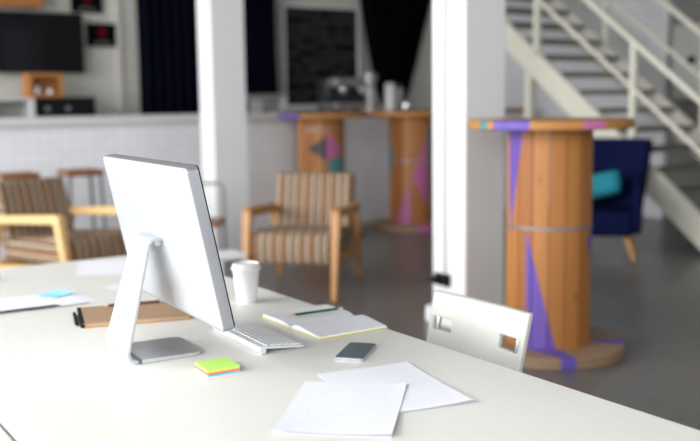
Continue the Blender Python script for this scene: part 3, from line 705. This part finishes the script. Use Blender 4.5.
# ------------------------------------------------------------------ smartphone
pc = Vector(((1.213+1.151+1.258+1.108)/4, (1.826+1.786+1.689+1.735)/4, DZ)); dr = Vector((1.213-1.108+1.258-1.151, 1.826-1.735+1.786-1.689, 0)); 
r = thing('smartphone', 'thin dark grey smartphone with a pale rim lying on the desk', 'phone', pc, math.atan2(dr.y, dr.x))
def rr_poly(a, b, rad, z_, n=6):
    return [(sx*(a-rad)+rad*math.cos(R(a0+90*i/n)), sy*(b-rad)+rad*math.sin(R(a0+90*i/n)), z_) for sx, sy, a0 in ((1, 1, 0), (-1, 1, 90), (-1, -1, 180), (1, -1, 270)) for i in range(n+1)]
def loft(rings):
    q = MB(); vs = [[q.bm.verts.new(p) for p in ring] for ring in rings]; N = len(vs[0])
    for a, b in zip(vs, vs[1:]):
        for i in range(N): q.bm.faces.new((a[i], a[(i+1) % N], b[(i+1) % N], b[i]))
    q.bm.faces.new(vs[0][::-1]); q.bm.faces.new(vs[-1]); return q
loft([rr_poly(.068, .0325, .009, 0), rr_poly(.069, .0335, .010, .0015), rr_poly(.069, .0335, .010, .0065), rr_poly(.068, .0325, .009, .0075)]).build('phone_body', m['phone_edge'], r)
loft([rr_poly(.0665, .031, .008, .0075), rr_poly(.0665, .031, .008, .0082)]).build('screen', m['phone'], r)
# ------------------------------------------------------------------ paper
def sheet(label, c4, mt, z0=0, curls=(0, 0, 0, 0), group=None, name='paper_sheet', parent=None, w=.105, h=.1485):
    # c4: centre x, y and rotation; curls: lift of the corners
    cx_, cy_, rz = c4
    def fn(u, v):
        a, b = (u-.5)*2, (v-.5)*2
        lift = sum(cv*max(0, (sa*a+sb*b)/2)**4 for cv, (sa, sb) in zip(curls, ((-1, 1), (1, 1), (1, -1), (-1, -1))))
        return (a*w, b*h, .0006+lift+.0008*(math.sin(3*a+b*2)*.5+.5))
    o = MB().grid(fn, 16, 20, .0003).build(name, m[mt], parent); o.location = (cx_, cy_, DZ+z0); o.rotation_euler.z = rz
    return tag(o, label, 'paper', group)
# front sheets: corners TL(.973,1.642) TR(1.126,1.494) BR(.939,1.28) BL(.771,1.413)
rzA = math.atan2(1.494-1.642, 1.126-.973)
sheet('bottom sheet of the front paper stack, just peeping out under the written page', (.946, 1.4445, -.752), 'blank', 0, group=None)
sheet('written page on top of the front paper stack, nearest the viewer', (.9448, 1.447, -.735), 'sheet', .0030, (.002, .004, .004, .004))
# rear sheets: TL(1.023,1.661) TR(1.237,1.623) BR(1.170,1.350)
rzB = math.atan2(1.623-1.661, 1.237-1.023)-R(4)
sheet('blank sheet under the printed page beside the front stack', (1.096, 1.494, -.190), 'blank', 0.0062-.0062, (0, .003, .002, 0))
sheet('printed page lying to the right of the front stack, partly under it', (1.0896, 1.4966, -.213), 'sheet2', .0030-.0005, (0, .003, .003, 0))
# ------------------------------------------------------------------ kraft notebook
kc = Vector((.900, 2.452, DZ)); kr = math.atan2(2.343-2.414, 1.023-.759)
r = thing('kraft_notebook', 'closed brown kraft notebook with a black elastic lying behind the monitor', 'notebook', kc, kr)
# local: x along its length
MB().span((-.130, -.105, 0), (.153, .105, .0022)).build('back_cover', m['kraft'], r, bevel=.0006)
MB().span((-.122, -.101, .0022), (.151, .101, .0105)).build('pages', m['pencil_wood'], r, smooth=False)
MB().span((-.130, -.105, .0105), (.153, .105, .0130)).build('front_cover', m['kraft'], r, bevel=.0006)
MB().span((-.132, -.105, .001), (-.122, .105, .0135)).build('spine', m['black'], r, bevel=.001)
q = pencil('pen', 'black pen lying along the dark spine of the kraft notebook', 'pen', (0, 0, 0), (0, 0, .15), 'black', .0048, 'black', 'black')
ka = Matrix.Rotation(kr, 3, 'Z'); A_ = kc+ka @ Vector((-.141, -.085, .0052)); B_ = kc+ka @ Vector((-.141, .07, .0052)); q.location = A_; q.rotation_quaternion = (B_-A_).to_track_quat('Z', 'Y')
# papers at the left
pa = math.atan2(2.695-2.898, .867-.883)
sheet('lower of the two sheets at the left frame edge, with a blue sticky note above', (.742, 2.795, R(-89)), 'blank', 0, (0, .0, .0, 0))
sheet('upper of the two sheets at the left frame edge, under the blue sticky note', (.715, 2.790, R(-92)), 'sheet2', .0030, (0, .001, .001, 0))
o = MB().grid(lambda u, v: ((u-.5)*.076, (v-.5)*.076, .0005+.007*max(0, v-.4)**2*2), 10, 10, .0003).build('sticky_note', m['cyan']); o.location = (.815, 2.845, DZ+.0062); o.rotation_euler.z = R(-62)
tag(o, 'single light blue sticky note on the papers at the left', 'sticky note')
pencil('pencil', 'black pencil along the near edge of the papers at the left', 'pencil', (.785, 2.688, DZ+.0045), (.610, 2.694, DZ+.0045), 'black', tip='black', end='black')
sheet('blank sheet at the far end of the desk, partly hidden by the monitor', (1.12, 3.24, R(-20)), 'blank', 0, (.001, .001, .001, .001))
sheet('small bluish slip of paper just left of the monitor stand', (1.03, 2.86, R(20)), 'page', 0, (0, 0, 0, 0), w=.03, h=.045)
r = thing('marker_pen', 'dark marker pen lying at the left frame edge on the desk', 'pen', (.66, 3.235, DZ+.011)); 
MB().tube([(-.07, 0, 0), (.06, .0, 0)], .011, 14).build('barrel', m['black'], r); MB().tube([(.06, 0, 0), (.072, 0, 0), (.085, 0, 0)], [.0112, .0112, .006], 14).build('cap', m['rubber'], r)
# ------------------------------------------------------------------ white chair at the desk
r = thing('desk_chair', 'white plastic chair with chrome tubes tucked against the right side of the desk', 'chair', (1.66, 1.870, 0), 0)
W_ = .190; zb, zt = .46, .772
# backrest panel in the y-z plane with one slot near each side, slightly curved
def bp(y_, z_): return .006*(1-(y_/W_)**2)+(z_-.772)*.22
q = MB(); bm = q.bm
ysl = [-W_, -W_+.012, -.165+.0, -.125, -.088, -.05, 0, .05, .088, .125, .165, W_-.012, W_]
ysl = [-W_, -W_+.006, -.105, -.05, 0, .05, .095, W_-.006, W_]
zsl = [zb, .54, .60, .64, .668, .703, .745, zt]
ysl = [-W_, -.172, -.096, -.05, 0, .05, .096, .172, W_]
V = {}
for sd, off in ((0, -.009), (1, .009)):
    for i, y_ in enumerate(ysl):
        for j, z_ in enumerate(zsl): V[sd, i, j] = bm.verts.new((bp(y_, z_)+off, y_*(1-.04*(zt-z_)/.3), z_))
hole = {(1, 4), (6, 4)}; NI, NJ = len(ysl)-1, len(zsl)-1
cells = [(i, j) for i in range(NI) for j in range(NJ) if (i, j) not in hole]
for i, j in cells:
    for sd in (0, 1): bm.faces.new((V[sd, i, j], V[sd, i+1, j], V[sd, i+1, j+1], V[sd, i, j+1]))
    for (di, dj, e) in ((-1, 0, ((i, j), (i, j+1))), (1, 0, ((i+1, j), (i+1, j+1))), (0, -1, ((i, j), (i+1, j))), (0, 1, ((i, j+1), (i+1, j+1)))):
        if (i+di, j+dj) not in cells: bm.faces.new((V[0, e[0][0], e[0][1]], V[0, e[1][0], e[1][1]], V[1, e[1][0], e[1][1]], V[1, e[0][0], e[0][1]]))
q.build('backrest', m['plastic'], r, bevel=.004)
q = MB(); q.prism([(-.42, -.185, .435), (-.44, -.185, .445), (-.42, -.185, .455), (-.09, -.185, .445), (-.062, -.185, .462), (-.055, -.185, .455), (-.08, -.185, .433)], (0, .37, 0)); q.build('seat', m['plastic'], r, bevel=.004)
for s_ in (-1, 1):
    yy = s_*.161
    MB().tube([(.06, yy, 0), (-.03, yy, .40), (-.052, yy*.965, .52), (-.0265, yy*.98, .64), (-.003, yy*.99, .745)], .0075, 12).build('back_tube', m['chrome'], r)
    MB().tube([(-.36, yy, 0), (-.34, yy, .41), (-.32, yy, .424), (.0, yy, .424)], .0095, 12).build('leg', m['chrome'], r)
